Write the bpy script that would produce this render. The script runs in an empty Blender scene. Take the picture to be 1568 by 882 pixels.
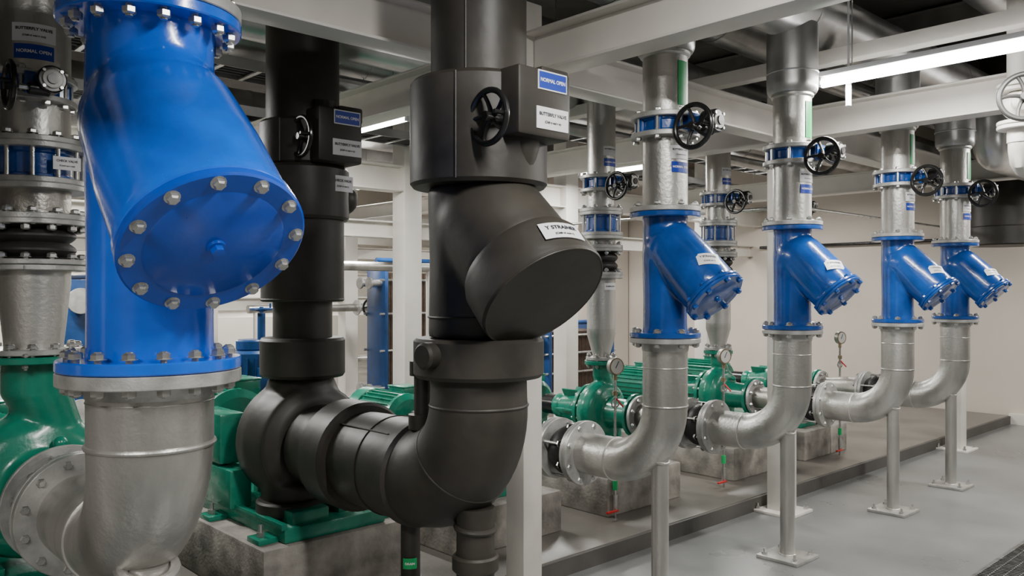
import bpy, bmesh, math, random
from mathutils import Vector, Matrix
random.seed(3)
pi=math.pi
C=bpy.context
scene=C.scene
# ---------------------------------------------------------------- materials
def newmat(name):
    m=bpy.data.materials.new(name); m.use_nodes=True
    nt=m.node_tree; b=nt.nodes['Principled BSDF']; return m,nt,b
def paint(name,col,rough=.35,metal=0.,var=.15,scale=6.,bump=.05,bscale=60.,rvar=.1,coat=0.,streak=False,col2=None):
    m,nt,b=newmat(name); N=nt.nodes; L=nt.links
    tc=N.new('ShaderNodeTexCoord'); mp=N.new('ShaderNodeMapping')
    L.new(tc.outputs['Object'],mp.inputs[0])
    if streak: mp.inputs['Scale'].default_value=(1,1,.25)
    no=N.new('ShaderNodeTexNoise'); no.inputs['Scale'].default_value=scale; no.inputs['Detail'].default_value=6
    L.new(mp.outputs[0],no.inputs['Vector'])
    cr=N.new('ShaderNodeValToRGB'); cr.color_ramp.elements[0].position=.3; cr.color_ramp.elements[1].position=.7
    c=Vector(col)
    c2=Vector(col2) if col2 else c*(1-var*1.6)
    cr.color_ramp.elements[0].color=(*c2,1); cr.color_ramp.elements[1].color=(*[min(1,v) for v in c*(1+var)],1)
    L.new(no.outputs['Fac'],cr.inputs[0]); L.new(cr.outputs[0],b.inputs['Base Color'])
    mr=N.new('ShaderNodeMapRange'); mr.inputs['To Min'].default_value=max(.02,rough-rvar); mr.inputs['To Max'].default_value=min(1,rough+rvar)
    L.new(no.outputs['Fac'],mr.inputs[0]); L.new(mr.outputs[0],b.inputs['Roughness'])
    b.inputs['Metallic'].default_value=metal
    b.inputs['Coat Weight'].default_value=coat; b.inputs['Coat Roughness'].default_value=.12
    if bump>0:
        n2=N.new('ShaderNodeTexNoise'); n2.inputs['Scale'].default_value=bscale; n2.inputs['Detail'].default_value=3
        L.new(tc.outputs['Object'],n2.inputs['Vector'])
        bp=N.new('ShaderNodeBump'); bp.inputs['Strength'].default_value=bump; bp.inputs['Distance'].default_value=.01
        L.new(n2.outputs['Fac'],bp.inputs['Height']); L.new(bp.outputs[0],b.inputs['Normal'])
    return m
def emis(name,col,s):
    m,nt,b=newmat(name); b.inputs['Base Color'].default_value=(*col,1)
    b.inputs['Emission Color'].default_value=(*col,1); b.inputs['Emission Strength'].default_value=s; return m
M={}
M['blue']=paint('blue_gloss_paint',(.0015,.125,.74),.21,0,.14,5,.15,26,.06,coat=.7)
M['blue2']=paint('blue_cover_paint',(.0015,.062,.46),.3,0,.1,5,.08,45,.06,coat=.3)
M['blueS']=paint('blue_valve_paint',(.003,.070,.33),.25,0,.2,8,.12,50,.07,coat=.6)
M['navy']=paint('navy_paint',(.008,.05,.17),.35,0,.15,8,.05)
M['silver']=paint('silver_pipe_paint',(.53,.52,.49),.38,.78,.24,5,.18,55,.1,streak=True)
M['silverD']=paint('silver_weathered',(.39,.375,.34),.38,.78,.3,7,.2,80,.1)
M['flange']=paint('flange_grey_paint',(.46,.455,.435),.4,.45,.2,12,.12,120,.1)
M['bolt']=paint('zinc_bolt',(.5,.5,.48),.3,.85,.1,20,0)
M['black']=paint('black_foam_insulation',(.031,.027,.021),.5,0,.38,4,.35,8,.09)
M['blackS']=paint('black_gloss_iron',(.012,.012,.012),.25,.1,.1,10,.02)
M['greyI']=paint('grey_iron',(.04,.039,.037),.4,.2,.1,10,.02)
M['rubber']=paint('rubber_black',(.022,.021,.02),.5,0,.2,10,.1)
M['green']=paint('green_pump_paint',(.002,.20,.125),.28,0,.15,8,.1,50,.06,coat=.3)
M['cream']=paint('cream_steel_paint',(.72,.69,.635),.40,0,.06,3,.03)
M['galv']=paint('galvanised_cladding',(.50,.50,.495),.32,.85,.2,4,.08,20,.1)
M['conc']=paint('plinth_concrete',(.28,.26,.23),.75,0,.35,7,.35,50,.1)
M['pad']=paint('equipment_pad_concrete',(.145,.133,.117),.34,0,.28,1.8,.1,40,.12)
M['curb']=paint('curb_concrete',(.08,.075,.068),.6,0,.2,3,.1,40,.1)
M['floor']=paint('floor_grey_epoxy',(.175,.178,.175),.30,0,.17,1.3,.05,30,.09)
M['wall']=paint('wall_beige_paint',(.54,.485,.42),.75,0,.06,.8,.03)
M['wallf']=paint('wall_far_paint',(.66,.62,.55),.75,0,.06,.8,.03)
M['walld']=paint('wall_low_fill_paint',(.18,.17,.155),.75,0,.06,.8,.03)  # unseen left and front walls, coloured darker to cut ambient fill light
M['ceil']=paint('ceiling_dark_deck',(.10,.095,.085),.8,0,.3,2,.1,10)
M['joist']=paint('ceiling_joist_paint',(.26,.245,.22),.6,0,.2,4,.05)
M['white']=paint('label_white',(.78,.78,.8),.35,0,.02,5,0)
M['lblue']=paint('label_blue',(.008,.04,.36),.35,0,.05,5,0)
M['lgreen']=paint('label_green',(.01,.35,.10),.4,0,.05,5,0)
M['ink']=paint('ink_black',(.02,.02,.03),.5,0,.02,5,0)
M['red']=paint('red_handle',(.5,.02,.02),.35,0,.1,5,0)
M['brass']=paint('brass',(.38,.31,.2),.3,.9,.1,20,0)
M['steel']=paint('stainless',(.6,.6,.58),.25,1,.1,20,0)
M['brown']=paint('exchanger_plates',(.075,.05,.035),.45,.3,.2,20,.1)
M['grate']=paint('grating_steel',(.2,.2,.19),.4,.8,.2,20,0)
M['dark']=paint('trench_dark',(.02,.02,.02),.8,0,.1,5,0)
M['gface']=paint('gauge_face',(.42,.41,.38),.3,0,.05,5,0)
M['tube']=emis('fluorescent_tube',(1,.98,.95),20)
# ---------------------------------------------------------------- builder
def rotz_to(axis):
    a=Vector(axis).normalized()
    if abs(a.z)>.9999: return Matrix.Identity(4) if a.z>0 else Matrix.Rotation(pi,4,'X')
    return a.to_track_quat('Z','Y').to_matrix().to_4x4()
def frame(p,axis): return Matrix.Translation(Vector(p))@rotz_to(axis)
class B:
    def __init__(s): s.bm=bmesh.new(); s.mats=[]
    def mi(s,m):
        m=M[m]
        if m not in s.mats: s.mats.append(m)
        return s.mats.index(m)
    def lathe(s,prof,mat,T=Matrix.Identity(4),seg=32,closed=False):
        i=s.mi(mat); rings=[]
        for r,z in prof:
            if r<1e-5: rings.append([s.bm.verts.new(T@Vector((0,0,z)))])
            else: rings.append([s.bm.verts.new(T@Vector((r*math.cos(2*pi*k/seg),r*math.sin(2*pi*k/seg),z))) for k in range(seg)])
        n=len(rings); rng=range(n if closed else n-1)
        for a in rng:
            A=rings[a]; Bq=rings[(a+1)%n]
            if len(A)==1 and len(Bq)==1: continue
            for k in range(seg):
                k2=(k+1)%seg
                if len(A)==1: vs=[A[0],Bq[k2],Bq[k]]
                elif len(Bq)==1: vs=[A[k],A[k2],Bq[0]]
                else: vs=[A[k],A[k2],Bq[k2],Bq[k]]
                try: f=s.bm.faces.new(vs); f.material_index=i
                except: pass
    def cyl(s,p0,p1,r,mat,r1=None,seg=24,bev=0):
        p0=Vector(p0);p1=Vector(p1);L=(p1-p0).length; r1=r if r1 is None else r1
        if bev: prof=[(0,0),(r-bev,0),(r,bev),(r1,L-bev),(r1-bev,L),(0,L)]
        else: prof=[(0,0),(r,0),(r1,L),(0,L)]
        s.lathe(prof,mat,frame(p0,p1-p0),seg)
    def box(s,c,size,mat,T=Matrix.Identity(4),bev=0):
        i=s.mi(mat); c=Vector(c); h=Vector(size)/2
        t=bmesh.new(); bmesh.ops.create_cube(t,size=1)
        for v in t.verts: v.co=Vector((v.co.x*size[0],v.co.y*size[1],v.co.z*size[2]))
        if bev: bmesh.ops.bevel(t,geom=t.edges[:],offset=bev,segments=2,affect='EDGES',profile=.5)
        mp={}
        for v in t.verts: mp[v]=s.bm.verts.new(T@(v.co+c))
        for f in t.faces:
            nf=s.bm.faces.new([mp[v] for v in f.verts]); nf.material_index=i
        t.free()
    def tube(s,pts,r,mat,seg=24,cap=True):
        i=s.mi(mat); pts=[Vector(p) for p in pts]; n=len(pts)
        rr=r if isinstance(r,(list,tuple)) else [r]*n
        T0=(pts[1]-pts[0]).normalized()
        nrm=T0.orthogonal().normalized(); rings=[]; pT=T0
        for k in range(n):
            if k==0:T=T0
            elif k==n-1:T=(pts[k]-pts[k-1]).normalized()
            else:T=((pts[k+1]-pts[k]).normalized()+(pts[k]-pts[k-1]).normalized()).normalized()
            q=pT.rotation_difference(T); nrm=q@nrm; pT=T; bn=T.cross(nrm)
            rings.append([s.bm.verts.new(pts[k]+rr[k]*(math.cos(2*pi*j/seg)*nrm+math.sin(2*pi*j/seg)*bn)) for j in range(seg)])
        for a in range(n-1):
            for j in range(seg):
                f=s.bm.faces.new([rings[a][j],rings[a][(j+1)%seg],rings[a+1][(j+1)%seg],rings[a+1][j]]); f.material_index=i
        if cap:
            f=s.bm.faces.new(rings[0][::-1]); f.material_index=i
            f=s.bm.faces.new(rings[-1]); f.material_index=i
    def torus(s,c,axis,R,r,mat,seg=36,ms=10,a0=0,a1=2*pi):
        T=frame(c,axis)
        s.lathe([(R+r*math.cos(2*pi*k/ms),r*math.sin(2*pi*k/ms)) for k in range(ms)],mat,T,seg,closed=True)
    def sphere(s,c,r,mat,seg=20,sc=(1,1,1)):
        T=Matrix.Translation(Vector(c))@Matrix.Diagonal((*sc,1))
        s.lathe([(r*math.sin(pi*k/12) if 0<k<12 else 0,-r*math.cos(pi*k/12)) for k in range(13)],mat,T,seg)
    def flange(s,c,axis,ro,t,mat,seg=40,bev=.003):
        T=frame(c,axis); h=t/2
        s.lathe([(0,-h),(ro-bev,-h),(ro,-h+bev),(ro,h-bev),(ro-bev,h),(0,h)],mat,T,seg)
    def bolts(s,c,axis,R,n,d,half,mat='bolt',a0=.5,stud=.02,heads=True,one=False):
        T=frame(c,axis)
        for k in range(n):
            a=2*pi*(k+a0)/n; x=R*math.cos(a); y=R*math.sin(a)
            p=lambda z:T@Vector((x,y,z))
            if not one: s.cyl(p(-half-stud),p(half+stud),d*.5,mat,seg=8)
            else: s.cyl(p(0),p(half+stud),d*.5,mat,seg=8)
            s.lathe([(0,0),(d*1.15,0),(d*1.15,d*.12),(0,d*.12)],mat,T@Matrix.Translation((x,y,half)),14)
            s.lathe([(0,0),(d*.95,0),(d*.95,d*.7),(d*.7,d*.95),(0,d*.95)],mat,T@Matrix.Translation((x,y,half)),6)
            if not one: s.lathe([(0,0),(d*.95,0),(d*.95,-d*.7),(d*.7,-d*.95),(0,-d*.95)],mat,T@Matrix.Translation((x,y,-half)),6)
    def addmesh(s,me,mat,f=lambda v:v):
        i=s.mi(mat); vs=[s.bm.verts.new(f(v.co)) for v in me.vertices]
        for p in me.polygons:
            try: q=s.bm.faces.new([vs[k] for k in p.vertices]); q.material_index=i
            except: pass
    def label(s,c,nrm,w,h,lines,bg='white',fg='ink',R=None,size=None,border=None):
        n=Vector(nrm).normalized(); Y=Vector((0,0,1)); Y=(Y-n*Y.dot(n)).normalized(); X=Y.cross(n)
        c=Vector(c)
        def mp(v):
            x,y,z=v
            if R: a=x/R; return c+X*((R+z)*math.sin(a))+n*((R+z)*math.cos(a)-R)+Y*y
            return c+X*x+Y*y+n*z
        i=s.mi(bg); K=8
        def plate(w,h,z,i):
            g=[]
            for k in range(K+1):
                x=-w/2+w*k/K
                g.append([s.bm.verts.new(mp((x,y,zz))) for (y,zz) in ((-h/2,0),(-h/2,z),(h/2,z),(h/2,0))])
            for k in range(K):
                for j in range(4):
                    f=s.bm.faces.new([g[k][j],g[k+1][j],g[k+1][(j+1)%4],g[k][(j+1)%4]]); f.material_index=i
            f=s.bm.faces.new(g[0]);f.material_index=i; f=s.bm.faces.new(g[-1][::-1]);f.material_index=i
        plate(w,h,.003,i)
        if border: plate(w*.94,h*.86,.0035,s.mi(border))
        for (txt,sz,yy) in lines:
            if not txt: continue
            cu=bpy.data.curves.new('t','FONT'); cu.body=txt; cu.size=sz; cu.align_x='CENTER'; cu.align_y='CENTER'; cu.offset=sz*.03
            o=bpy.data.objects.new('t',cu); C.collection.objects.link(o); C.view_layer.update()
            me=bpy.data.meshes.new_from_object(o.evaluated_get(C.evaluated_depsgraph_get()))
            s.addmesh(me,fg,lambda v:mp((v.x,v.y+yy,.0045)))
            bpy.data.objects.remove(o); bpy.data.curves.remove(cu); bpy.data.meshes.remove(me)
    def wheel(s,c,axis,R,mat='blackS'):
        T=frame(c,axis); c=Vector(c); ax=Vector(axis).normalized()
        s.torus(c,axis,R,R*.12,mat,40,10)
        s.cyl(c-ax*R*.35,c+ax*R*.22,R*.2,mat,seg=16,bev=.003)
        for k in range(5):
            a=2*pi*k/5+.3
            pts=[T@Vector((R*t*math.cos(a+.35*t),R*t*math.sin(a+.35*t),-R*.15*(1-t))) for t in (0.1,.35,.6,.8,1)]
            s.tube(pts,[R*.11,R*.09,R*.08,R*.08,R*.09],mat,8)
        p=T@Vector((R*.9,0,0)); s.cyl(p,p+ax*R*.55,R*.09,mat,seg=10,bev=.002)
    def done(s,name,loc=(0,0,0),ang=32,parent=None,rz=0):
        bmesh.ops.recalc_face_normals(s.bm,faces=s.bm.faces[:])
        me=bpy.data.meshes.new(name); s.bm.to_mesh(me); s.bm.free()
        for m in s.mats: me.materials.append(m)
        me.polygons.foreach_set('use_smooth',[True]*len(me.polygons))
        me.set_sharp_from_angle(angle=math.radians(ang))
        o=bpy.data.objects.new(name,me); C.collection.objects.link(o); o.location=loc; o.rotation_euler[2]=rz
        if parent: o.parent=parent
        return o
def union_mesh(fn,voxel,it,fac=.5):
    b=B(); fn(b); bmesh.ops.recalc_face_normals(b.bm,faces=b.bm.faces[:])
    me=bpy.data.meshes.new('u'); b.bm.to_mesh(me); b.bm.free()
    o=bpy.data.objects.new('u',me); C.collection.objects.link(o)
    m=o.modifiers.new('r','REMESH'); m.mode='VOXEL'; m.voxel_size=voxel
    m=o.modifiers.new('s','SMOOTH'); m.factor=fac; m.iterations=it
    C.view_layer.update()
    out=bpy.data.meshes.new_from_object(o.evaluated_get(C.evaluated_depsgraph_get()))
    bpy.data.objects.remove(o); bpy.data.meshes.remove(me)
    return out
def arc(y0,z0,R,n=14,a0=0,a1=90):
    return [(0,y0+R-R*math.cos(math.radians(a0+(a1-a0)*k/n)),z0-R*math.sin(math.radians(a0+(a1-a0)*k/n))) for k in range(n+1)]
# ---------------------------------------------------------------- strainers
d45=Vector((0,-.70711,-.70711))
def strainer_mesh(F,rp,rf,tf,dy,zc,rb,rc,voxel,it):
    def fn(b):
        b.lathe([(0,tf*.5),(rp*1.04,tf*.5),(rp*1.0,tf+.02),(rp*.99,F*.3),(rp*1.03,F*.7),(rp*1.0,F-tf-.03),(rp*1.04,F-tf*.5),(0,F-tf*.5)],'blue',seg=48)
        zs=zc+dy; L=dy*1.41421
        T=frame((0,0,zs),d45)
        b.lathe([(0,-rb*.50),(rb*.40,-rb*.45),(rb*.72,-rb*.20),(rb*.93,rb*.15),(rb*1.04,rb*.6),(rb*1.10,L*.55),(rb*1.10,L-.06),(rb*1.07,L-.03),(0,L-.03)],'blue',T,48)
        b.sphere((0,-rb*.18,zs-rb*.42),rb*1.0,'blue',32)
    return union_mesh(fn,voxel,it)
def strainer(name,x,y,z0,F,rp,rf,tf,dy,zc,rb,rc,me,nf,nc,bd,labl=False,big=False):
    b=B(); body='blue' if big else 'blueS'; cov='blue2' if big else 'blueS'
    b.addmesh(me,body)
    b.flange((0,0,tf/2),(0,0,1),rf,tf,body,56,.004); b.flange((0,0,F-tf/2),(0,0,1),rf,tf,body,56,.004)
    L=dy*1.41421; c=Vector((0,0,zc+dy))+d45*L
    ct=rc*.12
    b.flange(c-d45*ct*1.5,d45,rc*.99,ct,body,56,.004)
    b.flange(c-d45*ct*.45,d45,rc*1.0,ct,cov,56,.006)
    b.lathe([(0,ct*.0),(rc*.76,0),(rc*.73,ct*.16),(0,ct*.2)],cov,frame(c,d45),48)
    b.bolts(c-d45*ct,d45,rc*.89,nc,bd*.9,ct*1.05,'bolt' if big else 'blueS',one=False,stud=bd*.6)
    b.lathe([(0,0),(rc*.11,0),(rc*.10,ct*.5),(0,ct*.5)],cov,frame(c,d45),20)
    b.lathe([(0,ct*.5),(rc*.075,ct*.5),(rc*.075,ct*1.1),(0,ct*1.2)],cov,frame(c,d45),6)
    if labl:
        n=Vector((0,-.70711,.70711))
        n2=(n+Vector((-.45,0,0))).normalized(); p=Vector((0,0,zc+dy))+d45*(L*.68)+n2*(rb*1.105)
        b.label(p,n2,.11,.065,[('Y STRAINER',.015,.012),('(Condenser)',.011,-.013)],R=rb*1.11)
    b.done(name,(x,y,z0),40)
mb=strainer_mesh(1.08,.183,.265,.035,.47,.36,.217,.248,.012,14)
strainer('y_strainer',.93,2.63,1.33,1.08,.183,.265,.035,.47,.36,.217,.248,mb,16,12,.020,big=True)
ms=strainer_mesh(.60,.106,.17,.024,.29,.19,.123,.148,.0075,12)
FX=[3.28,4.51,6.0,7.11]; FY=2.43
for x in FX: strainer('y_strainer',x,FY,1.345,.60,.106,.17,.024,.29,.19,.123,.148,ms,8,8,.016,True)
# insulated strainer
BXX,BYY=2.118,2.462
zi=.155; dyi=.365; L=dyi*1.414
def fn(b):
    b.lathe([(0,0),(.197,0),(.192,.3),(.2,.58),(0,.58)],'black',seg=48)
    T=frame((0,0,zi+dyi),d45)
    b.lathe([(0,-.14),(.10,-.125),(.17,-.06),(.215,.08),(.225,L-.16),(0,L-.16)],'black',T,48)
me=union_mesh(fn,.012,18)
b=B(); b.addmesh(me,'black')
T=frame((0,0,zi+dyi),d45)
b.lathe([(.2,L-.19),(.232,L-.18),(.245,L-.15),(.249,L-.012),(.241,L),(0,L+.004)],'black',T,56)
b.torus(Vector((0,0,zi+dyi))+d45*(L-.002),d45,.242,.004,'black',56,8)
b.torus((0,0,.08),(0,0,1),.196,.005,'black',48,6)
n2=Vector((-.12,-.6,.8)).normalized(); n2=(n2-d45*n2.dot(d45)).normalized()
b.label(Vector((0,0,zi+dyi))+d45*(L-.085)+n2*.251,n2,.17,.075,[('Y STRAINER',.024,.012),('(Chilled water)',.013,-.018)],R=.251)
b.done('insulated_y_strainer',(BXX,BYY,1.388))
# ---------------------------------------------------------------- front suction elbows
def suction_elbow(x,y,ztop,zw,R,r,yf,rf,tf,nb,bd,r2=None,rf2=None,mat='silver'):
    r2=r2 or r; rf2=rf2 or rf
    b=B()
    a=arc(0,zw,R); zc=zw-R
    path=[(0,0,ztop-.01),(0,0,zw+.02)]+a+[(0,R+.03,zc),(0,yf,zc)]
    rad=[r,r]+[r+(r2-r)*k/14 for k in range(15)]+[r2,r2]
    b.tube(path,rad,mat,48)
    b.flange((0,0,ztop-tf/2),(0,0,1),rf,tf,'flange',56)
    b.lathe([(r,-.04),(r*1.02,-.04),(r*1.08,0),(r,0)],'flange',Matrix.Translation((0,0,ztop-tf)),40)
    b.torus((0,0,zw),(0,0,1),r,.005*r/.11,mat,48,8)
    b.torus((0,R,zc),(0,1,0),r2,.005*r/.11,mat,48,8)
    b.torus((0,0,(ztop+zw)/2+.02),(0,0,1),r,.003,mat,48,6)
    b.flange((0,yf-tf/2,zc),(0,1,0),rf2,tf,'flange',56)
    b.bolts((0,0,ztop-tf/2+tf*.55),(0,0,1),rf*.87,nb,bd,tf*1.1,stud=bd*1.1)
    return b,zc
b,zc=suction_elbow(.93,2.63,1.328,1.10,.36,.183,.73,.265,.04,16,.021,r2=.155,rf2=.228)
b.bolts((0,.75,zc),(0,1,0),.197,12,.020,.045,stud=.03)
b.torus((0,.03,.705),(0,-.35,.9),.08,.02,'silver',32,8)
b.done('suction_elbow_pipe',(.93,2.63,0))
def stand(x,y,z1,r,name='pipe_support_stand'):
    b=B(); b.cyl((0,0,.01),(0,0,z1),r,'silver',seg=28)
    b.box((0,0,.01),(.26,.26,.018),'silver',bev=.002)
    for sx in(-1,1):
        for sy in(-1,1):
            b.cyl((sx*.095,sy*.095,0.01),(sx*.095,sy*.095,.055),.007,'bolt',seg=8); b.cyl((sx*.095,sy*.095,0.018),(sx*.095,sy*.095,.034),.016,'bolt',seg=6)
    b.torus((0,0,.022),(0,0,1),r,.006,'silver')
    b.done(name,(x,y,0))
stand(.93,2.66,.715,.06)
for x in FX:
    b,zc=suction_elbow(x,FY,1.343,1.016,.305,.108,.53,.17,.024,8,.018)
    b.bolts((0,.545,zc),(0,1,0),.145,8,.018,.028)
    b.torus((0,.04,.752),(0,-.4,.9),.05,.01,'silver',28,8)
    b.done('suction_elbow_pipe',(x,FY,0))
    stand(x,FY+.03,.75,.042)
def hjoint(x,y0,y1,zc,rf,rp,nb,bd,big=False):
    b=B(); L=y1-y0; t=.024
    b.flange((0,t/2,zc),(0,1,0),rf,t,'flange',48); b.flange((0,L-t/2,zc),(0,1,0),rf,t,'flange',48)
    T=frame((0,0,zc),(0,1,0)); 
    pr=[(rp*.95,t)]+[(rp*.95+rf*.2*math.sin(pi*k/10),t+(L-2*t)*k/10) for k in range(1,10)]+[(rp*.95,L-t)]
    b.lathe(pr,'rubber',T,40)
    b.bolts((0,L/2,zc),(0,1,0),rf*.87,nb//2,bd*.8,L/2+.01,a0=.25)
    b.done('rubber_expansion_joint',(x,y0,0))
for x in FX: hjoint(x,FY+.532,FY+.532+.19,.711,.165,.105,8,.018)
hjoint(.93,2.63+.733,2.63+.93,.74,.228,.155,12,.022)
def spool(x,y0,y1,zc,r0,r1,rf0,rf1,nb,bd):
    b=B(); L=y1-y0; t=.024
    b.flange((0,t/2,zc),(0,1,0),rf0,t,'flange',48); b.flange((0,L-t/2,zc),(0,1,0),rf1,t,'flange',48)
    b.tube([(0,0,zc),(0,L*.35,zc),(0,L*.75,zc),(0,L,zc)],[r0,r0,r1,r1],'silverD',40)
    b.bolts((0,t/2,zc),(0,1,0),rf0*.86,nb,bd,t*.7); b.bolts((0,L,zc),(0,1,0),rf1*.85,nb,bd,t*1.2)
    b.done('suction_spool_pipe',(x,y0,0))
for x in FX: spool(x,FY+.724,FY+1.13,.711,.105,.085,.165,.14,8,.016)
# ---------------------------------------------------------------- butterfly valves
def bfly(x,y,z0,z1,rf,rp,nb,bd,wr=.097,gy=.26,dial=True):
    b=B(); t=.024; h=z1-z0
    b.flange((0,0,t/2),(0,0,1),rf,t,'flange',48); b.flange((0,0,h-t/2),(0,0,1),rf,t,'flange',48)
    b.lathe([(rp,t),(rf*.80,t),(rf*.80,t+.008),(rf*.74,t+.014),(rf*.74,h-t-.014),(rf*.80,h-t-.008),(rf*.80,h-t),(rp,h-t)],'blueS',seg=40)
    for k in range(nb): 
        a=2*pi*(k+.5)/nb; b.cyl((rf*.78*math.cos(a),rf*.78*math.sin(a),t),(rf*.78*math.cos(a),rf*.78*math.sin(a),h-t),bd*1.1,'blueS',seg=10)
    b.bolts((0,0,h/2),(0,0,1),rf*.87,nb,bd,h/2,stud=.012)
    zc=h/2
    b.cyl((0,-rf*.7,zc),(0,-gy+.05,zc),.032,'blueS',seg=20)
    b.box((0,-rf-.005,zc),(.09,.018,.09),'blueS',bev=.004)
    b.cyl((.03,-gy+.055,zc),(.03,-gy-.02,zc),.055,'blackS',seg=28,bev=.006)
    b.cyl((.03,-gy-.02,zc),(.03,-gy-.028,zc),.038,'gface' if dial else 'blackS',seg=24,bev=.002)
    b.cyl((.03,-gy-.028,zc),(.03,-gy-.036,zc),.022,'blackS',seg=16)
    for k in range(4):
        a=pi/4+k*pi/2; b.cyl((.03+.045*math.cos(a),-gy-.02,zc+.045*math.sin(a)),(.03+.045*math.cos(a),-gy-.03,zc+.045*math.sin(a)),.007,'bolt',seg=6)
    b.cyl((.03,-gy+.02,zc-.04),(-.05,-gy+.02,zc-.04),.026,'blackS',seg=20,bev=.004)
    b.cyl((-.04,-gy+.02,zc-.04),(-.115,-gy+.02,zc-.04),.011,'steel',seg=12)
    b.wheel((-.115,-gy+.02,zc-.04),(-1,0,0),wr)
    b.done('butterfly_valve',(x,y,z0))
def vpipe(name,x,y,z0,z1,r,rf,fb,ft,mat='silver',r1=None,labels=None,nb=8,bd=.016,extra=None):
    b=B(); L=z1-z0; r1=r1 or r; t=.024
    if r1!=r: b.tube([(0,0,0),(0,0,L*.12),(0,0,L*.8),(0,0,L)],[r,r,r1,r1],mat,44)
    else: b.tube([(0,0,0),(0,0,L)],r,mat,44)
    if fb: b.flange((0,0,t/2),(0,0,1),rf if fb is True else fb,t,'flange',48)
    if ft: b.flange((0,0,L-t/2),(0,0,1),rf if ft is True else ft,t,'flange',48)
    if fb: b.bolts((0,0,t*.5),(0,0,1),(rf if fb is True else fb)*.86,nb,bd,t*.75,a0=.5)
    for lb in labels or []:
        ang,zz,w,h,lines,bg,fg=lb; n=Vector((math.cos(ang),math.sin(ang),0))
        b.label(n*(r+.001)+Vector((0,0,zz-z0)),n,w,h,lines,bg,fg,R=r)
    if extra: extra(b)
    return b.done(name,(x,y,z0))
rad=math.radians
for i,x in enumerate(FX):
    lab=[(rad(-100),2.225,.115,.062,[('BUTTERFLY VALVE',.0118,.012),('(Condenser in)',.0095,-.011)],'white','ink'),
         (rad(-100),2.155,.105,.05,[('NORMAL OPEN',.0135,0)],'lblue','white')]
    vpipe('valve_spool_pipe',x,FY,1.947,2.30,.108,.17,True,False,labels=lab)
    bfly(x,FY,2.30,2.415,.165,.10,8,.016)
    def ex(b):
        b.lathe([(.108,.275),(.116,.28),(.120,.285),(.120,.30),(.108,.30)],'silver',seg=40)
        b.lathe([(.11,.295),(.132,.30),(.142,.32),(.145,.36),(.145,.70)],'galv',seg=44)
        b.torus((0,0,.42),(0,0,1),.145,.005,'galv',44,6)
    vpipe('riser_pipe',x,FY,2.415,2.86,.108,.165,False,False,
          labels=[(rad(-94),2.555,.06,.21,[('',.01,0)],'lgreen','white')],extra=ex)
def hheader(name,x0,x1,y,z,r,mat='galv',rings=1.2):
    b=B(); b.cyl((0,0,0),(x1-x0,0,0),r,mat,seg=48)
    n=int((x1-x0)/rings)
    for k in range(n+1):
        xx=(k+.3)*rings
        if xx<x1-x0-.03: b.cyl((xx-.02,0,0),(xx+.02,0,0),r*1.015,mat,seg=48)
    b.done(name,(x0,y,z))
hheader('clad_header_pipe',3.0,10.98,FY,3.22,.175)
b=B(); b.tube([(0,0,0),(0,0,1.78)],.183,'silver',48); b.flange((0,0,.02),(0,0,1),.265,.04,'flange',56)
b.bolts((0,0,0),(0,0,1),.231,16,.021,.045,stud=.025)
b.flange((0,0,.16),(0,0,1),.265,.035,'flange',56); b.cyl((0,0,.18),(0,0,.25),.235,'blueS',seg=48); b.flange((0,0,.27),(0,0,1),.265,.035,'flange',56)
b.bolts((0,0,.215),(0,0,1),.231,16,.02,.075,stud=.03)
b.done('riser_pipe',(.93,2.63,2.412))
# ---------------------------------------------------------------- black insulated front stack
b=B(); b.tube([(0,0,0),(0,0,1.8)],.187,'black',48)
b.torus((0,0,.012),(0,0,1),.188,.008,'black',48,8)
b.tube([(-.155,-.105,.0),(-.155,-.105,1.8)],.004,'black',8)
b.done('insulated_riser_pipe',(BXX,BYY,2.375))
def inval(x,y,z0,z1,r,bx=.045,bw=.28,bh=.25,bz=None,wx=-.185,wr=.094):
    b=B(); h=z1-z0; bz=bz if bz is not None else h*.70
    b.lathe([(0,0),(r-.012,0),(r,.014),(r,h-.014),(r-.012,h),(0,h)],'black',seg=56)
    b.box((bx,-r+.095,bz),(bw,.33,bh),'black',bev=.014)
    b.box((bx+.07,-r+.095,bz+bh*.42),(bw*.55,.30,bh*.3),'black',bev=.012)
    b.lathe([(0,0),(.05,0),(.07,.1),(.06,.3)],'black',frame((.02,-r+.06,h*.1),(0,-.1,1)),20)
    b.tube([(-r*.86,-r*.52,.01),(-r*.86,-r*.52,h-.01)],.004,'black',8)
    wz=h*.53
    b.cyl((-.02,-r-.0,wz),(wx+.02,-r-.0,wz),.014,'blackS',seg=12)
    b.wheel((wx,-r,wz),(-1,0,0),wr)
    yy=-r+.095-.165
    b.label((bx+.035,yy,bz+bh*.33),(0,-1,0),.15,.07,[('NORMAL OPEN',.0185,0)],'white','white',border='lblue')
    b.label((bx+.035,yy,bz-bh*.22),(0,-1,0),.165,.08,[('BUTTERFLY VALVE',.0170,.014),('(Chilled water in)',.012,-.014)])
    b.done('insulated_butterfly_valve',(x,y,z0))
inval(BXX,BYY,1.968,2.375,.268,bx=.03,bw=.27,bh=.25)
b=B()
ZC=.80;R=.33
b.lathe([(0,1.235),(.243,1.235),(.255,1.25),(.255,1.375),(.243,1.387),(0,1.387)],'black',seg=56)
path=[(0,0,1.24),(0,0,1.15)]+arc(0,ZC+R,R)+[(0,R+.05,ZC),(0,.6,ZC),(0,.85,ZC),(0,1.2,ZC)]
b.tube(path,[.188,.19]+[.192+.024*k/14 for k in range(15)]+[.218,.216,.21,.205],'black',48)
b.torus((0,0,ZC+R-.005),(0,0,1),.19,.007,'black',48,8)
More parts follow.
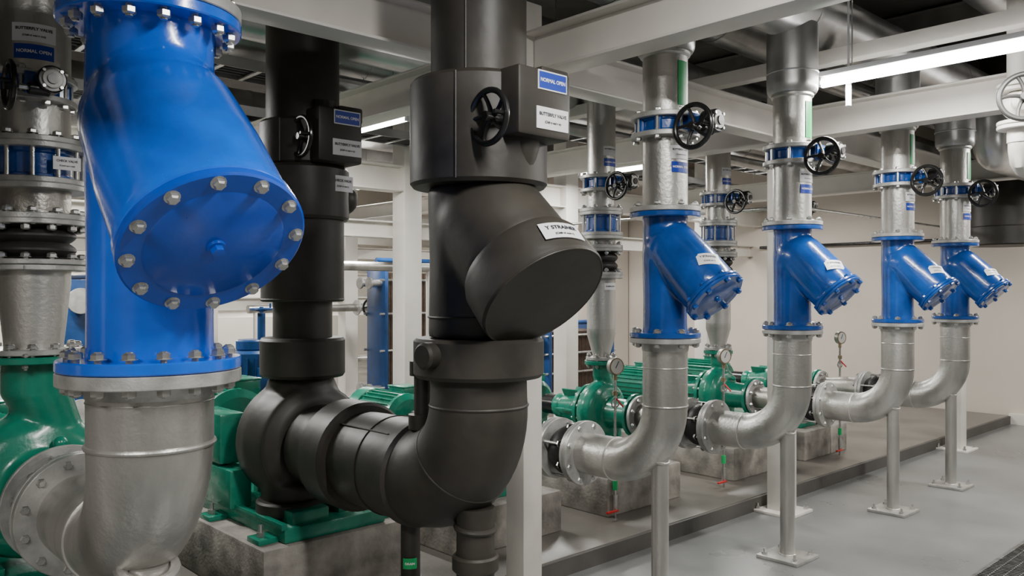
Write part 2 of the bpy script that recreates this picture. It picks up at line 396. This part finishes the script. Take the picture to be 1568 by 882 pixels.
b.torus((0,R-R*math.cos(rad(45)),ZC+R-R*math.sin(rad(45))),(0,1,-1),.204,.0035,'black',48,6)
T=frame((0,0,ZC),(0,1,0))
def band(y0,y1,r0): b.lathe([(.19,y0),(r0-.014,y0),(r0,y0+.018),(r0,y1-.018),(r0-.014,y1),(.19,y1)],'black',T,48)
band(.33,.40,.228); band(.80,1.0,.252)
b.torus((0,.56,ZC),(0,1,0),.217,.004,'black',48,6)
b.tube([(-.135,.42,ZC+.17),(-.135,.80,ZC+.17)],.004,'black',8)
b.cyl((-.22,-.02,1.33),(-.30,-.03,1.33),.05,'black',seg=20,bev=.01)
b.tube([(-.05,.30,1.30),(-.05,.30,1.0)],.035,'black',16)
b.cyl((-.06,.30,1.28),(-.06,.30,1.22),.045,'black',seg=16); b.cyl((-.06,.30,1.0),(-.06,.30,1.06),.05,'black',seg=16)
b.done('insulated_elbow_pipe',(BXX,BYY,0))
b=B(); b.cyl((0,0,0),(0,0,.72),.075,'black',seg=28); b.cyl((0,0,.47),(0,0,.535),.092,'black',seg=28,bev=.008)
b.cyl((0,0,.0),(0,0,.06),.1,'black',seg=28,bev=.006); b.torus((0,.0,.64),(0,-.1,1),.076,.012,'black',28,8)
b.done('insulated_support_stand',(BXX,BYY+.02,0))
b=B(); b.cyl((0,0,.1),(0,0,.64),.042,'black',seg=20); b.cyl((0,0,.27),(0,0,.33),.056,'black',seg=20,bev=.005)
b.cyl((0,0,.25),(-.09,-.06,.25),.03,'black',seg=16,bev=.005); b.sphere((-.10,-.07,.25),.04,'black')
b.label((-.03,-.037,.40),(-.6,-.8,0),.06,.045,[('DRAIN',.013,0)],'lgreen','white',R=.042)
b.cyl((0,0,0),(0,0,.1),.02,'steel',seg=14)
b.done('insulated_drain_valve',(2.13,2.93,0))
# ---------------------------------------------------------------- back row
BY=3.9
def check_valve(x,y,z0,z1,rf,rp,nb,bd,lab=False):
    b=B(); h=z1-z0; t=.024
    b.flange((0,0,t/2),(0,0,1),rf,t,'flange',48); b.flange((0,0,h-t/2),(0,0,1),rf,t,'flange',48)
    b.lathe([(rp,t),(rf*.78,t),(rf*.78,t+.014),(rf*.70,t+.02),(rf*.70,h-t-.02),(rf*.78,h-t-.014),(rf*.78,h-t),(rp,h-t)],'blueS',seg=40)
    b.bolts((0,0,h/2),(0,0,1),rf*.88,nb,bd*.9,h/2,stud=.015)
    if lab: b.label((.08,-rf*.88,h/2),(.1,-1,0),.11,.055,[('CHECK VALVE',.013,.01),('(Condenser out)',.009,-.01)])
    b.done('check_valve',(x,y,z0))
def vrubber(x,y,z0,z1,rf,rp,nb,bd):
    b=B(); h=z1-z0; t=.022
    b.flange((0,0,t/2),(0,0,1),rf,t,'flange',48); b.flange((0,0,h-t/2),(0,0,1),rf,t,'flange',48)
    b.lathe([(rp,t),(rf*.8,t)]+[(rp*.95+rf*.14*abs(math.sin(2*pi*k/14)),t+.012+(h-2*t-.024)*k/14) for k in range(15)]+[(rf*.8,h-t),(rp,h-t)],'rubber',seg=40)
    b.bolts((0,0,t*.5),(0,0,1),rf*.87,nb,bd,t*.8,a0=.25); b.bolts((0,0,h-t*.5),(0,0,1),rf*.87,nb,bd,t*.8,a0=.25)
    b.done('rubber_expansion_joint',(x,y,z0))
def discharge(x,y,rp,rf,zg,rg,k,top=3.1,lab=False,nb=8,bd=.016):
    labs=[]
    if k==0:
        labs=[(rad(-103),2.645,.165,.075,[('BUTTERFLY VALVE',.0165,.014),('(Chilled water out)',.011,-.014)],'white','ink'),
              (rad(-103),2.565,.15,.06,[('NORMAL OPEN',.0185,0)],'lblue','white')]
    else:
        labs=[(rad(-99),2.555,.115,.065,[('BUTTERFLY VALVE',.0118,.012)],'white','ink'),(rad(-99),2.475,.105,.055,[('NORMAL OPEN',.0135,0)],'lblue','white')]
    z=[2.36,2.48] if k==0 else [2.27,2.39]
    vpipe('riser_pipe',x,y,z[1],top+(1.08 if k==0 else -.08),rp,rf,False,False,labels=labs)
    bfly(x-(.04 if k==0 else 0),y,z[0],z[1],rf*.98,rp*.9,nb,bd,wr=.09,gy=rf+.1)
    zc1=2.19 if k==0 else 2.13
    vpipe('valve_spool_pipe',x,y,zc1,z[0],rp,rf,True,False,nb=nb,bd=bd)
    check_valve(x,y,zc1-.17,zc1,rf,rp*.9,nb,bd,lab)
    vpipe('valve_spool_pipe',x,y,1.87,zc1-.17,rp,rf,True,True,mat='silverD',nb=nb,bd=bd)
    vrubber(x,y,1.68,1.87,rf,rp,nb,bd)
    if k==0:
        vpipe('reducer_pipe',x,y,zg,1.68,rg,rf*.95,.19,True,r1=rp,nb=nb,bd=bd)
    else:
        vpipe('valve_spool_pipe',x,y,1.30,1.68,rp,rf,False,True,nb=nb,bd=bd,labels=[(rad(-99),1.60,.10,.05,[('RUBBER JOINT',.012,0)],'white','ink')])
        vpipe('reducer_pipe',x,y,zg,1.30,rg,rf,.11,False,r1=rp,nb=nb,bd=bd)
discharge(.93,4.02,.142,.21,1.30,.115,0,lab=True,nb=12,bd=.02)
BX=[3.28,4.51,6.0,7.11]
for x in BX: discharge(x,BY,.102,.155,1.075,.06,1)
hheader('clad_header_pipe',2.7,10.98,BY,3.18,.2)
b=B(); b.tube([(0,0,0),(0,0,1.75)],.185,'black',44); b.done('insulated_riser_pipe',(2.13,3.87,2.43))
inval(2.13,3.87,2.20,2.43,.22,bx=.05,bw=.25,bh=.27,bz=.14,wx=-.13)
b=B()
b.lathe([(0,1.93),(.225,1.93),(.235,1.945),(.235,2.185),(.225,2.2),(0,2.2)],'black',seg=48)
b.tube([(0,0,1.52),(0,0,1.935)],.21,'black',44)
b.sphere((.2,-.05,2.05),.085,'black'); 
b.label((.10,-.225,2.11),(.1,-1,0),.14,.08,[('CHECK VALVE',.0175,.014),('(Chilled water)',.012,-.014)],R=.235)
b.tube([(0,0,1.33),(0,0,1.52)],.15,'black',40)
b.torus((0,0,1.525),(0,0,1),.2,.012,'black',44,8)
b.lathe([(0,1.13),(.205,1.13),(.215,1.145),(.215,1.315),(.205,1.33),(0,1.33)],'black',seg=48)
b.done('insulated_check_valve',(2.13,3.87,0))
# ---------------------------------------------------------------- pumps / motors
def motor(x,y,zc,r,L,mat='green',zb=.42):
    b=B(); T=frame((0,0,zc),(0,1,0))
    b.lathe([(0,-.06),(r*.25,-.06),(r*.25,0),(r*.8,.0),(r*1.02,.03),(r*1.02,.06),(r*.93,.07),(r*.93,L*.75),(r*1.03,L*.76),(r*1.05,L*.8),(r*1.05,L*.96),(r*.9,L),(0,L)],mat,T,40)
    for k in range(28):
        a=2*pi*k/28
        b.box((r*.97,0,L*.41),(r*.12,.006,L*.64),mat,T@Matrix.Rotation(a,4,'Z'))
    b.box((r*.55,L*.35,zc+r*.95),(r*.8,L*.34,r*.45),mat,bev=.008)
    b.box((r*.55,L*.35,zc+r*1.2),(r*.86,L*.36,.012),mat,bev=.003)
    for sx in(-1,1):
        for yy in(.18,.62):
            b.box((sx*r*.72,L*yy,(zc-r*.7+zb)/2),(r*.35,.07,zc-r*.7-zb+.02),mat,bev=.004)
            b.box((sx*r*.85,L*yy,zb+.01),(r*.55,.10,.02),mat,bev=.003)
    b.cyl((0,-.06,zc),(0,-.20,zc),r*.16,'steel',seg=16)
    b.cyl((0,-.07,zc),(0,-.20,zc),r*.45,'blackS',seg=28,bev=.006)
    b.done('electric_motor',(x,y,0))
def pump(x,y,s,zc,zg,rg,zp,mat='green',cas=None,half=.24,L=1.35,nl=None):
    cas=cas or mat; nl=nl or .33*s
    def fn(b):
        T=frame((0,0,zc),(0,1,0))
        b.lathe([(0,-.1*s),(.12*s,-.1*s),(.17*s,-.085*s),(.205*s,-.055*s),(.22*s,0),(.205*s,.055*s),(.17*s,.085*s),(0,.1*s)],mat,T,44)
        b.cyl((.09*s,0,zc+.05*s),(0,0,zg-.09*s),.075*s,mat,r1=rg*1.02,seg=28)
        b.cyl((0,0,zg-.12*s),(0,0,zg-.01),rg*1.02,mat,seg=28)
        b.cyl((0,-.08*s,zc),(0,-nl,zc),.11*s,mat,r1=.095*s,seg=28)
        b.cyl((0,.05*s,zc),(0,.38*s,zc),.15*s,mat,r1=.075*s,seg=28)
        b.cyl((0,.36*s,zc),(0,.42*s,zc),.09*s,mat,seg=28)
    b=B(); b.addmesh(union_mesh(fn,.009*s,6),cas)
    b.flange((0,-nl+.013,zc),(0,1,0),.15*s,.026,cas,40)
    b.flange((0,0,zg-.015),(0,0,1),rg+.06*s,.028,cas,40)
    b.flange((0,.105*s,zc),(0,1,0),.185*s,.03,cas,40)
    b.bolts((0,.105*s,zc),(0,1,0),.165*s,12,.014,.016,mat='bolt' if cas=='green' else cas)
    b.sphere((.04*s,-.12*s,zc+.13*s),.02*s,cas)
    b.bolts((0,0,zg-.015),(0,0,1),rg+.04*s,8,.014,.018)
    for k in range(3):
        a=rad(60+60*k); b.box((0,.12*s+.09*s,0),(.01,.2*s,.06*s),cas,Matrix.Translation((.13*s*math.cos(a),.0,zc+.13*s*math.sin(a)))@Matrix.Rotation(-(a-pi/2),4,'Y'))
    for sx in(-1,1):
        b.box((sx*.13*s,0,(zp+zc-.08)/2+.02),(.05*s,.12*s,zc-.12-zp),mat,bev=.006)
        b.box((sx*.17*s,0,zp+.09),(.16*s,.14*s,.03),mat,bev=.004)
    b.box((0,.36*s,(zp+.07+zc-.05*s)/2),(.06*s,.05*s,zc-.05*s-zp-.07),mat,bev=.004)
    b.box((0,L/2-.28*s,zp+.035),(half*2,L,.07),mat,bev=.008)
    for sx in (-1,1): b.box((sx*half,L/2-.28*s,zp+.075),(.03,L,.02),mat,bev=.003)
    for sx in(-1,1):
        for yy in(-.2*s,L*.5,L-.4*s):
            b.box((sx*(half+.04),yy,zp+.012),(.09,.09,.022),mat,bev=.003); b.cyl((sx*(half+.05),yy,zp),(sx*(half+.05),yy,zp+.07),.009,'bolt',seg=8)
            b.cyl((sx*(half+.05),yy,zp+.022),(sx*(half+.05),yy,zp+.042),.018,'bolt',seg=6)
    b.done('centrifugal_pump',(x,y,0))
def plinth(x,y0,y1,hw,z0,z1):
    b=B(); b.box((0,(y1-y0)/2,(z0+z1)/2),(hw*2,y1-y0,z1-z0),'conc',bev=.01); b.done('concrete_plinth',(x,y0,0))
for x in BX:
    pump(x,BY,1.0,.711,1.073,.06,.35); plinth(x,3.50,5.25,.40,.10,.35); motor(x,BY+.62,.711,.165,.55)
pump(.93,4.02,1.45,.74,1.295,.125,.32,half=.3,L=1.8,nl=.455); plinth(.93,3.45,5.9,.45,.10,.32); motor(.93,4.02+.9,.74,.2,.7)
plinth(2.13,3.50,5.4,.40,.10,.39)
b=B()
def fn(b):
    T=frame((0,0,.80),(0,1,0))
    b.lathe([(0,-.20),(.23,-.20),(.29,-.16),(.315,0),(.30,.12),(.2,.17),(0,.17)],'black',T,48)
    b.cyl((-.10,-.1,.62),(-.10,-.1,.52),.15,'black',seg=32)
    b.cyl((.03,0,.85),(0,0,1.14),.24,'black',r1=.16,seg=32)
b.addmesh(union_mesh(fn,.012,16),'black')
b.torus((0,-.15,.80),(0,1,0),.285,.006,'black',48,6)
b.cyl((-.12,-.12,.47),(-.12,-.12,.54),.165,'black',seg=36,bev=.01)
b.cyl((0,.15,.78),(0,.45,.78),.15,'green',r1=.09,seg=32)
b.flange((0,.19,.78),(0,1,0),.2,.03,'green',40)
b.box((0,.48,.425),(.56,1.7,.07),'green',bev=.01)
for sx in(-1,1): b.box((sx*.28,.48,.47),(.03,1.7,.03),'green',bev=.003)
for px,py in((-.12,-.30),(.16,-.25)):
    b.box((px,py+.05,.47),(.2,.16,.10),'green',bev=.01)
b.box((-.26,.28,.56),(.12,.3,.2),'green',bev=.012); b.box((0,.42,.6),(.08,.06,.3),'green',bev=.004)
b.box((-.25,.42,.80),(.14,.34,.26),'green',bev=.012)
for yy in(-.25,.3,1.1):
    for sx in(-1,1):
        b.box((sx*.33,yy,.402),(.1,.12,.025),'green',bev=.003); b.cyl((sx*.34,yy,.39),(sx*.34,yy,.47),.011,'bolt',seg=8); b.cyl((sx*.34,yy,.415),(sx*.34,yy,.438),.02,'bolt',seg=6)
b.done('insulated_centrifugal_pump',(2.13,3.9,0))
motor(2.13,3.9+.72,.78,.21,.72,zb=.46)
# ---------------------------------------------------------------- gauges with drain pipes
def gauge(x,y,zt,z0=.10):
    b=B()
    b.cyl((0,0,z0),(0,0,zt-.06),.009,'steel',seg=12)
    n=Vector((-.25,-.97,0)).normalized()
    b.torus((0,0,zt-.24),(n.x,n.y,0),.028,.006,'steel',20,6)
    b.cyl(-n*.02+Vector((0,0,zt)),n*.02+Vector((0,0,zt)),.056,'silverD',seg=32,bev=.004)
    b.torus(n*.02+Vector((0,0,zt)),n,.051,.005,'brass',32,6)
    b.cyl(n*.02+Vector((0,0,zt)),n*.022+Vector((0,0,zt)),.048,'gface',seg=32)
    b.box((0,0,0),(.004,.002,.05),'ink',Matrix.Translation(n*.024+Vector((0,0,zt+.012)))@Matrix.Rotation(math.atan2(n.y,n.x)+pi/2,4,'Z')@Matrix.Rotation(.5,4,'Y'))
    b.cyl((0,0,zt-.09),(0,0,zt-.05),.014,'brass',seg=6)
    b.cyl((0,0,zt-.19),(0,0,zt-.16),.018,'brass',seg=8)
    b.cyl((0,0,zt-.20),(.02,-.05,zt-.26),.006,'red',seg=8)
    b.cyl((0,0,z0+.05),(0,0,z0+.15),.016,'steel',seg=14); b.cyl((0,0,z0+.18),(0,0,z0+.24),.016,'lgreen',seg=14)
    b.box((-.05,-.02,z0+.05),(.11,.018,.012),'red',bev=.002)
    b.cyl((0,0,z0+.4),(0,0,z0+.44),.015,'brass',seg=8)
    b.done('pressure_gauge',(x,y,0))
gauge(4.15,3.47,1.08); gauge(5.38,3.45,1.08); gauge(7.2,3.42,1.15); gauge(8.3,3.4,.9)
# ---------------------------------------------------------------- structure
def hbeam(name,p0,p1,h=.2,w=.15,mat='cream',tf=.014,tw=.01):
    p0=Vector(p0);p1=Vector(p1);L=(p1-p0).length; d=(p1-p0).normalized(); rz=math.atan2(d.y,d.x)
    b=B(); b.box((L/2,0,0),(L,tw,h-tf),mat); b.box((L/2,0,h/2-tf/2),(L,w,tf),mat,bev=.002); b.box((L/2,0,-h/2+tf/2),(L,w,tf),mat,bev=.002)
    b.done(name,p0,rz=rz)
def column(x,y,z0,z1,s=.15):
    b=B(); b.box((0,0,(z0+z1)/2),(s,s,z1-z0),'cream',bev=.008); b.box((0,0,z0+.01),(s+.16,s+.16,.02),'cream',bev=.002)
    for sx in(-1,1):
        for sy in(-1,1):
            p=(sx*(s/2+.045),sy*(s/2+.045)); b.cyl((*p,z0),(*p,z0+.06),.008,'bolt',seg=8); b.cyl((*p,z0+.02),(*p,z0+.038),.017,'bolt',seg=6)
    b.done('steel_column',(x,y,0))
column(2.88,3.0,0,3.0,.13); column(5.42,3.0,0,3.0); column(8.8,3.0,0,3.0); column(-.4,3.0,0,3.0)
zb=2.73
hbeam('steel_beam',(-2.98,3.0,zb),(10.98,3.0,zb),.21)
for x in(-.4,2.88,5.45,8.8): hbeam('steel_beam',(x,-2.9,zb),(x,2.92,zb),.21)
for x in(2.88,5.45,8.8): hbeam('steel_beam',(x,3.08,zb),(x,6.3,zb),.21)
for x in(.5,4.65,6.85,9.6): column(x,6.45,.1,4.15,.2)
hbeam('steel_beam',(-2.98,6.45,2.62),(10.98,6.45,2.62),.24,.18)
hbeam('steel_beam',(-2.98,6.6,2.15),(10.98,6.6,2.15),.16,.12)
for x in(1.5,4.2,6.2,8.3): column(x,10.,.1,4.15,.2)
for z in (1.4,2.1,2.6): hbeam('steel_beam',(0.5,10.1,z),(10.9,10.1,z),.16,.12)
for x in(2.6,5.2,7.4): hbeam('steel_beam',(x,6.7,2.45),(x,10,2.45),.16,.12)
for x in(.7,3.1,5.4,7.4): column(x,13.,.1,4.15,.2)
for z in (1.2,1.8,2.5): hbeam('steel_beam',(0,13.1,z),(10.9,13.1,z),.16,.12)
b=B(); b.box((0,1.7,0),(.09,6.2,.006),'cream'); b.box((-.045,1.7,.04),(.006,6.2,.08),'cream'); b.box((.045,1.7,.04),(.006,6.2,.08),'cream')
for yy in(-.8,.6,3.0,4.2): b.cyl((0,yy,0),(0,yy,.46 if yy<1.5 else 1.2),.006,'bolt',seg=8)
b.done('strut_channel',(4.87,.5,2.95))
b=B(); b.cyl((0,0,-.1),(0,0,.66),.007,'white',seg=8); b.cyl((0,0,-.1),(0,0,.05),.016,'white',seg=12); b.done('hanger_rod',(4.74,2.20,2.75))
# ---------------------------------------------------------------- lamps
LC=(1,.975,.935)
def lamp(x,y0,y1,z,e,top=4.18,r=.019):
    b=B(); L=y1-y0
    b.box((0,L/2,.02+r),(.07,L,.03),'white',bev=.004); b.cyl((0,.02,0),(0,L-.02,0),r,'tube',seg=16)
    b.box((0,.012,.005),(.05,.024,.05),'white',bev=.003); b.box((0,L-.012,.005),(.05,.024,.05),'white',bev=.003)
    for yy in(.2,L-.2): b.cyl((0,yy,.04),(0,yy,top-z),.004,'bolt',seg=6)
    b.done('fluorescent_lamp',(x,y0,z))
    if e>0:
        l=bpy.data.lights.new('lamp_light','AREA'); l.shape='RECTANGLE'; l.size=.12; l.size_y=L; l.energy=e; l.color=LC
        o=bpy.data.objects.new('lamp_light',l); C.collection.objects.link(o); o.location=(x,(y0+y1)/2,z-.035)
for x in(-1.3,1.7): lamp(x,-.6,1.3,3.1,120)
lamp(4.70,.9,2.36,2.8,75,3.41,r=.028); lamp(7.7,.7,1.99,2.8,75,r=.025); lamp(10.2,.7,1.99,2.8,45)
lamp(4.70,-1.8,-.4,2.8,60,3.41); lamp(7.7,-1.8,-.4,2.8,55)
lamp(3.55,4.9,5.7,2.82,70); lamp(1.2,5.3,6.2,2.75,75); lamp(6.6,4.9,6.0,2.8,65); lamp(9.4,4.9,5.8,2.8,60)
for x in(1.5,5.2,8.6): lamp(x,7.1,8.2,2.75,120)
for x in(3.3,6.8): lamp(x,11.3,12.6,2.9,180)
for x in(3.,7.5): lamp(x,14.,15.2,2.9,150)
# ---------------------------------------------------------------- ceiling services
def run(name,pts,r,mat='galv',bends=.0):
    b=B(); P=[Vector(p) for p in pts]; out=[P[0]]
    R=max(r*1.5,.08)
    for k in range(1,len(P)-1):
        a=(P[k-1]-P[k]).normalized(); c=(P[k+1]-P[k]).normalized()
        s0=P[k]+a*R; s1=P[k]+c*R
        for t in range(9):
            t/=8; out.append(s0*(1-t)**2+P[k]*2*t*(1-t)+s1*t*t)
    out.append(P[-1]); b.tube(out,r,mat,32)
    for k in range(len(P)-1):
        L=(P[k+1]-P[k]).length; d=(P[k+1]-P[k]).normalized(); n=int(L/1.1)
        for j in range(n):
            c=P[k]+d*(j+.7)*L/max(n,1)*.95; b.cyl(c-d*.015,c+d*.015,r*1.02,mat,seg=32)
    b.done(name,(0,0,0))
run('clad_ceiling_pipe',[(10.9,3.5,3.66),(3.4,3.5,3.66),(3.4,.0,3.66),(3.4,-2.9,3.66)],.23)
run('clad_ceiling_pipe',[(10.9,1.55,3.35),(6.3,1.55,3.35),(6.3,-2.9,3.35)],.2)
run('clad_ceiling_pipe',[(10.9,2.0,3.75),(5.5,2.0,3.75)],.17)
run('clad_ceiling_pipe',[(10.9,1.0,3.3),(6.85,1.0,3.3),(6.85,-2.9,3.3)],.15)
run('clad_ceiling_pipe',[(10.9,.35,3.75),(5.6,.35,3.75)],.13)
run('clad_ceiling_pipe',[(2.5,3.35,3.3),(2.5,-2.9,3.3)],.09)
run('clad_ceiling_pipe',[(10.9,3.08,3.22),(5.6,3.08,3.22)],.08)
run('clad_ceiling_pipe',[(10.9,4.5,3.15),(-2.9,4.5,3.15)],.14)
run('clad_ceiling_pipe',[(10.9,4.85,3.4),(-2.9,4.85,3.4)],.10)
run('clad_ceiling_pipe',[(10.9,4.75,2.93),(2.4,4.75,2.93)],.055)
run('clad_ceiling_pipe',[(10.9,5.45,3.08),(-2.9,5.45,3.08)],.06)
run('clad_ceiling_pipe',[(1.9,3.3,3.75),(-2.9,3.3,3.75)],.2)
run('clad_ceiling_pipe',[(10.9,5.6,3.45),(-2.9,5.6,3.45)],.25)
run('clad_ceiling_pipe',[(10.9,7.6,3.3),(-2.9,7.6,3.3)],.2)
run('clad_ceiling_pipe',[(2.9,5.3,3.82),(2.9,15.5,3.82)],.1)
run('clad_ceiling_pipe',[(7.9,FY,3.2),(7.9,FY,2.75),(10.9,FY,2.75)],.13)
run('conduit_pipe',[(10.9,3.5,2.28),(6.5,3.5,2.28),(6.5,6.3,2.28)],.014,'bolt')
run('conduit_pipe',[(10.94,3.6,2.2),(10.94,6.4,2.2)],.02,'blackS')
for k,(yy,zz) in enumerate(((.0,3.15),(.08,3.15),(-.3,3.5),(2.85,3.45),(2.79,3.45))):
    run('conduit_pipe',[(10.9,yy,zz),(7.15 if k<3 else 5.55,yy,zz)],.016,'bolt')
b=B(); b.box((0,0,0),(1.1,5.1,.42),'galv',bev=.005)
for k in range(4): b.box((0,-2.2+k*1.35,0),(1.16,.03,.48),'galv')
b.done('air_duct',(4.75,-.32,3.62))
b=B(); b.box((0,0,0),(10.,.9,.5),'galv',bev=.005)
for k in range(7): b.box((-4.6+k*1.4,0,0),(.03,.96,.56),'galv')
b.done('air_duct',(3.6,8.9,3.4))
def tray(x0,x1,y,z,w=.3):
    b=B(); L=x1-x0
    for s in(-1,1): b.box((L/2,s*w/2,.03),(L,.004,.07),'galv')
    for k in range(int(L/.25)): b.box((k*.25+.1,0,0),(.03,w,.01),'galv')
    for j in range(4): b.tube([(0,-w*.3+j*w*.2,.025),(L,-w*.3+j*w*.2,.025)],.014,'rubber',8)
    b.done('cable_tray',(x0,y,z))
tray(-2.9,10.9,5.15,2.98); tray(-2.9,10.9,6.0,2.88); tray(5.6,10.9,3.35,2.95,.3); tray(-2.9,1.8,3.45,3.0,.3)
for k in range(7):
    hbeam('ceiling_beam',(-2.9+k*2.2,-2.9,4.05),(-2.9+k*2.2,15.9,4.05),.24,.14,'joist')
# ---------------------------------------------------------------- right side extras
b=B(); b.lathe([(0,0),(.35,0),(.365,.015),(.365,.20),(.35,.21),(.35,.85),(.34,.87),(0,.87)],'black',seg=56)
b.cyl((0,0,.85),(0,0,2.12),.25,'black',seg=44); b.cyl((0,0,.55),(.75,0,.55),.2,'black',seg=36)
b.done('insulated_header_pipe',(10.15,2.95,2.06))
b=B()
b.cyl((0,0,.06),(0,0,1.5),.06,'cream',seg=28); b.flange((0,0,.06),(0,0,1),.11,.02,'cream'); b.flange((0,0,.035),(0,0,1),.11,.02,'cream')
b.sphere((0,0,-.05),.09,'cream',sc=(1,1,.95)); b.flange((0,0,-.15),(0,0,1),.11,.02,'cream'); b.flange((0,0,-.175),(0,0,1),.11,.02,'cream')
b.cyl((0,0,-.17),(0,0,-.26),.06,'cream',seg=28)
b.cyl((0,0,-.05),(-.12,-.05,-.05),.05,'cream',seg=24); b.cyl((-.12,-.05,-.05),(-.22,-.09,-.05),.012,'steel',seg=10)
b.wheel((-.22,-.09,-.05),(-1,-.4,0),.12,'greyI')
b.tube([(0,0,-.24),(0,0,-.30),(.03,0,-.36),(.1,0,-.39),(.35,0,-.39)],.055,'cream',20)
b.done('gate_valve',(5.25,1.46,2.66))
# ---------------------------------------------------------------- background equipment
def exchanger(x,y,w,L,z0,h,rz=0):
    b=B(); n=44
    for k in range(n): b.box((0,.08+(L-.16)*k/n,h/2),(w*.8,(L-.16)/n*.6,h*.86),'brown')
    b.box((0,L/2,h/2),(w*.74,L-.1,h*.84),'brown')
    b.box((0,.02,h/2),(w,.05,h),'navy',bev=.006); b.box((0,L-.02,h/2),(w,.05,h),'navy',bev=.006)
    for s in(-1,1):
        for z in(.15,.4,.65,.88): b.cyl((s*w*.46,-.06,h*z),(s*w*.46,L+.06,h*z),.014,'bolt',seg=8)
    for s in(-1,1):
        for z in(.14,.86): b.cyl((s*w*.25,-.16,h*z),(s*w*.25,.0,h*z),w*.11,'silver',seg=24); b.flange((s*w*.25,-.16,h*z),(0,1,0),w*.18,.025,'flange',32)
    b.cyl((0,0,h+.03),(0,L,h+.03),.03,'navy',seg=12)
    b.box((0,L/2,-.04),(w*1.1,L,.10),'conc')
    b.done('plate_heat_exchanger',(x,y,z0),rz=rz)
exchanger(5.50,8.25,.38,1.5,.18,1.72,rz=-pi/2); exchanger(7.15,7.3,.6,1.2,.18,.95,rz=-pi/2); exchanger(2.6,8.9,.7,1.0,.18,1.5)
b=B(); b.cyl((0,0,.60),(0,0,1.12),.19,'navy',seg=36,bev=.02)
for k in range(20):
    a=2*pi*k/20; b.box((.2,0,.86),(.03,.008,.42),'navy',Matrix.Rotation(a,4,'Z'))
b.cyl((0,0,1.12),(0,0,1.2),.12,'navy',seg=28,bev=.01); b.cyl((0,0,.1),(0,0,.60),.14,'navy',seg=28); b.flange((0,0,.60),(0,0,1),.22,.03,'navy')
b.box((0,0,.13),(.5,.5,.06),'navy',bev=.01)
b.box((.02,-.22,.92),(.16,.08,.16),'navy',bev=.008)
b.tube([(0.05,-.05,1.18),(.05,-.05,1.4)],.03,'navy',12); b.wheel((.05,-.05,1.43),(0,0,1),.08,'navy')
b.done('vertical_pump_motor',(2.85,5.95,0))
def backstack(x,y,top):
    b=B(); b.cyl((0,0,.1),(0,0,top),.10,'silver',seg=32)
    for z in(.6,1.0,1.06,1.6,1.75,2.3): b.flange((0,0,z),(0,0,1),.16,.024,'flange')
    b.cyl((0,0,1.62),(0,0,1.74),.13,'blueS',seg=28); b.cyl((0,-.1,1.03),(0,-.25,1.03),.04,'blackS',seg=16)
    b.wheel((-.1,-.28,1.2),(-1,0,0),.11); b.cyl((-.1,-.28,1.2),(0,-.1,1.2),.015,'steel',seg=10)
    b.box((0,0,.11),(.3,.3,.02),'silver'); b.done('riser_pipe_with_valve',(x,y,0))
backstack(2.55,7.0,4.18); backstack(5.3,5.75,3.22)
def backstack2(x,y,z):
    b=B(); b.cyl((-1.6,0,0),(1.6,0,0),.05,'silver',seg=20)
    for k in(-1.5,1.5): b.cyl((k,0,.1-z),(k,0,0),.03,'cream',seg=12)
    b.wheel((0,-.22,0),(-.5,-1,0),.12); b.cyl((0,-.22,0),(0,0,0),.014,'steel',seg=10); b.flange((-.1,0,0),(1,0,0),.1,.02,'flange');b.flange((.1,0,0),(1,0,0),.1,.02,'flange')
    b.done('horizontal_pipe_with_valve',(x,y,z))
backstack2(4.2,7.5,1.83); backstack2(6.,9.3,1.35); backstack2(6.3,10.7,.55)
# ---------------------------------------------------------------- room shell
def slab(name,c,size,mat): b=B(); b.box((0,0,0),size,mat); return b.done(name,c)
slab('floor',(4,6.5,-.1),(14.2,19.2,.2),'floor')
b=B(); b.box((0,0,.05),(13.9,12.8,.1),'pad',bev=.006); b.box((0,-6.41,.047),(13.9,.02,.094),'curb'); b.done('equipment_pad_floor',(4,9.55,0))
slab('ceiling',(4,6.5,4.3),(14.2,19.2,.2),'ceil')
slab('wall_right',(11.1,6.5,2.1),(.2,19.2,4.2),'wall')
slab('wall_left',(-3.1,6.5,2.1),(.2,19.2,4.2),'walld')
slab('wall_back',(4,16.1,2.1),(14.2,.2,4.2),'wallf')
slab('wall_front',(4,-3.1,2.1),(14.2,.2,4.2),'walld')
slab('baseboard_right',(10.97,.2,.06),(.06,5.9,.12),'cream')
slab('wall_partition',(9.95,8.95,2.1),(2.0,.15,4.2),'wall')
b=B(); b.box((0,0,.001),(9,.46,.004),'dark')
for s in(-1,1): b.box((0,s*.235,.005),(9,.02,.012),'grate')
for k in range(300): b.box((-4.5+.03*k+.015,0,.006),(.006,.45,.01),'grate')
for k in range(7): b.box((0,-.18+.06*k,.007),(9,.006,.008),'grate')
b.done('floor_grate',(6.2,1.36,.0))
# ---------------------------------------------------------------- world + camera
w=bpy.data.worlds.new('World'); scene.world=w; w.use_nodes=True
w.node_tree.nodes['Background'].inputs[0].default_value=(.9,.95,1,1); w.node_tree.nodes['Background'].inputs[1].default_value=.3
cd=bpy.data.cameras.new('camera'); cd.sensor_width=36; cd.lens=29.13; cd.shift_y=.0026; cd.clip_end=60
co=bpy.data.objects.new('camera',cd); C.collection.objects.link(co); co.location=(0,0,1.57); co.rotation_euler=(pi/2,0,math.radians(-43))
scene.camera=co
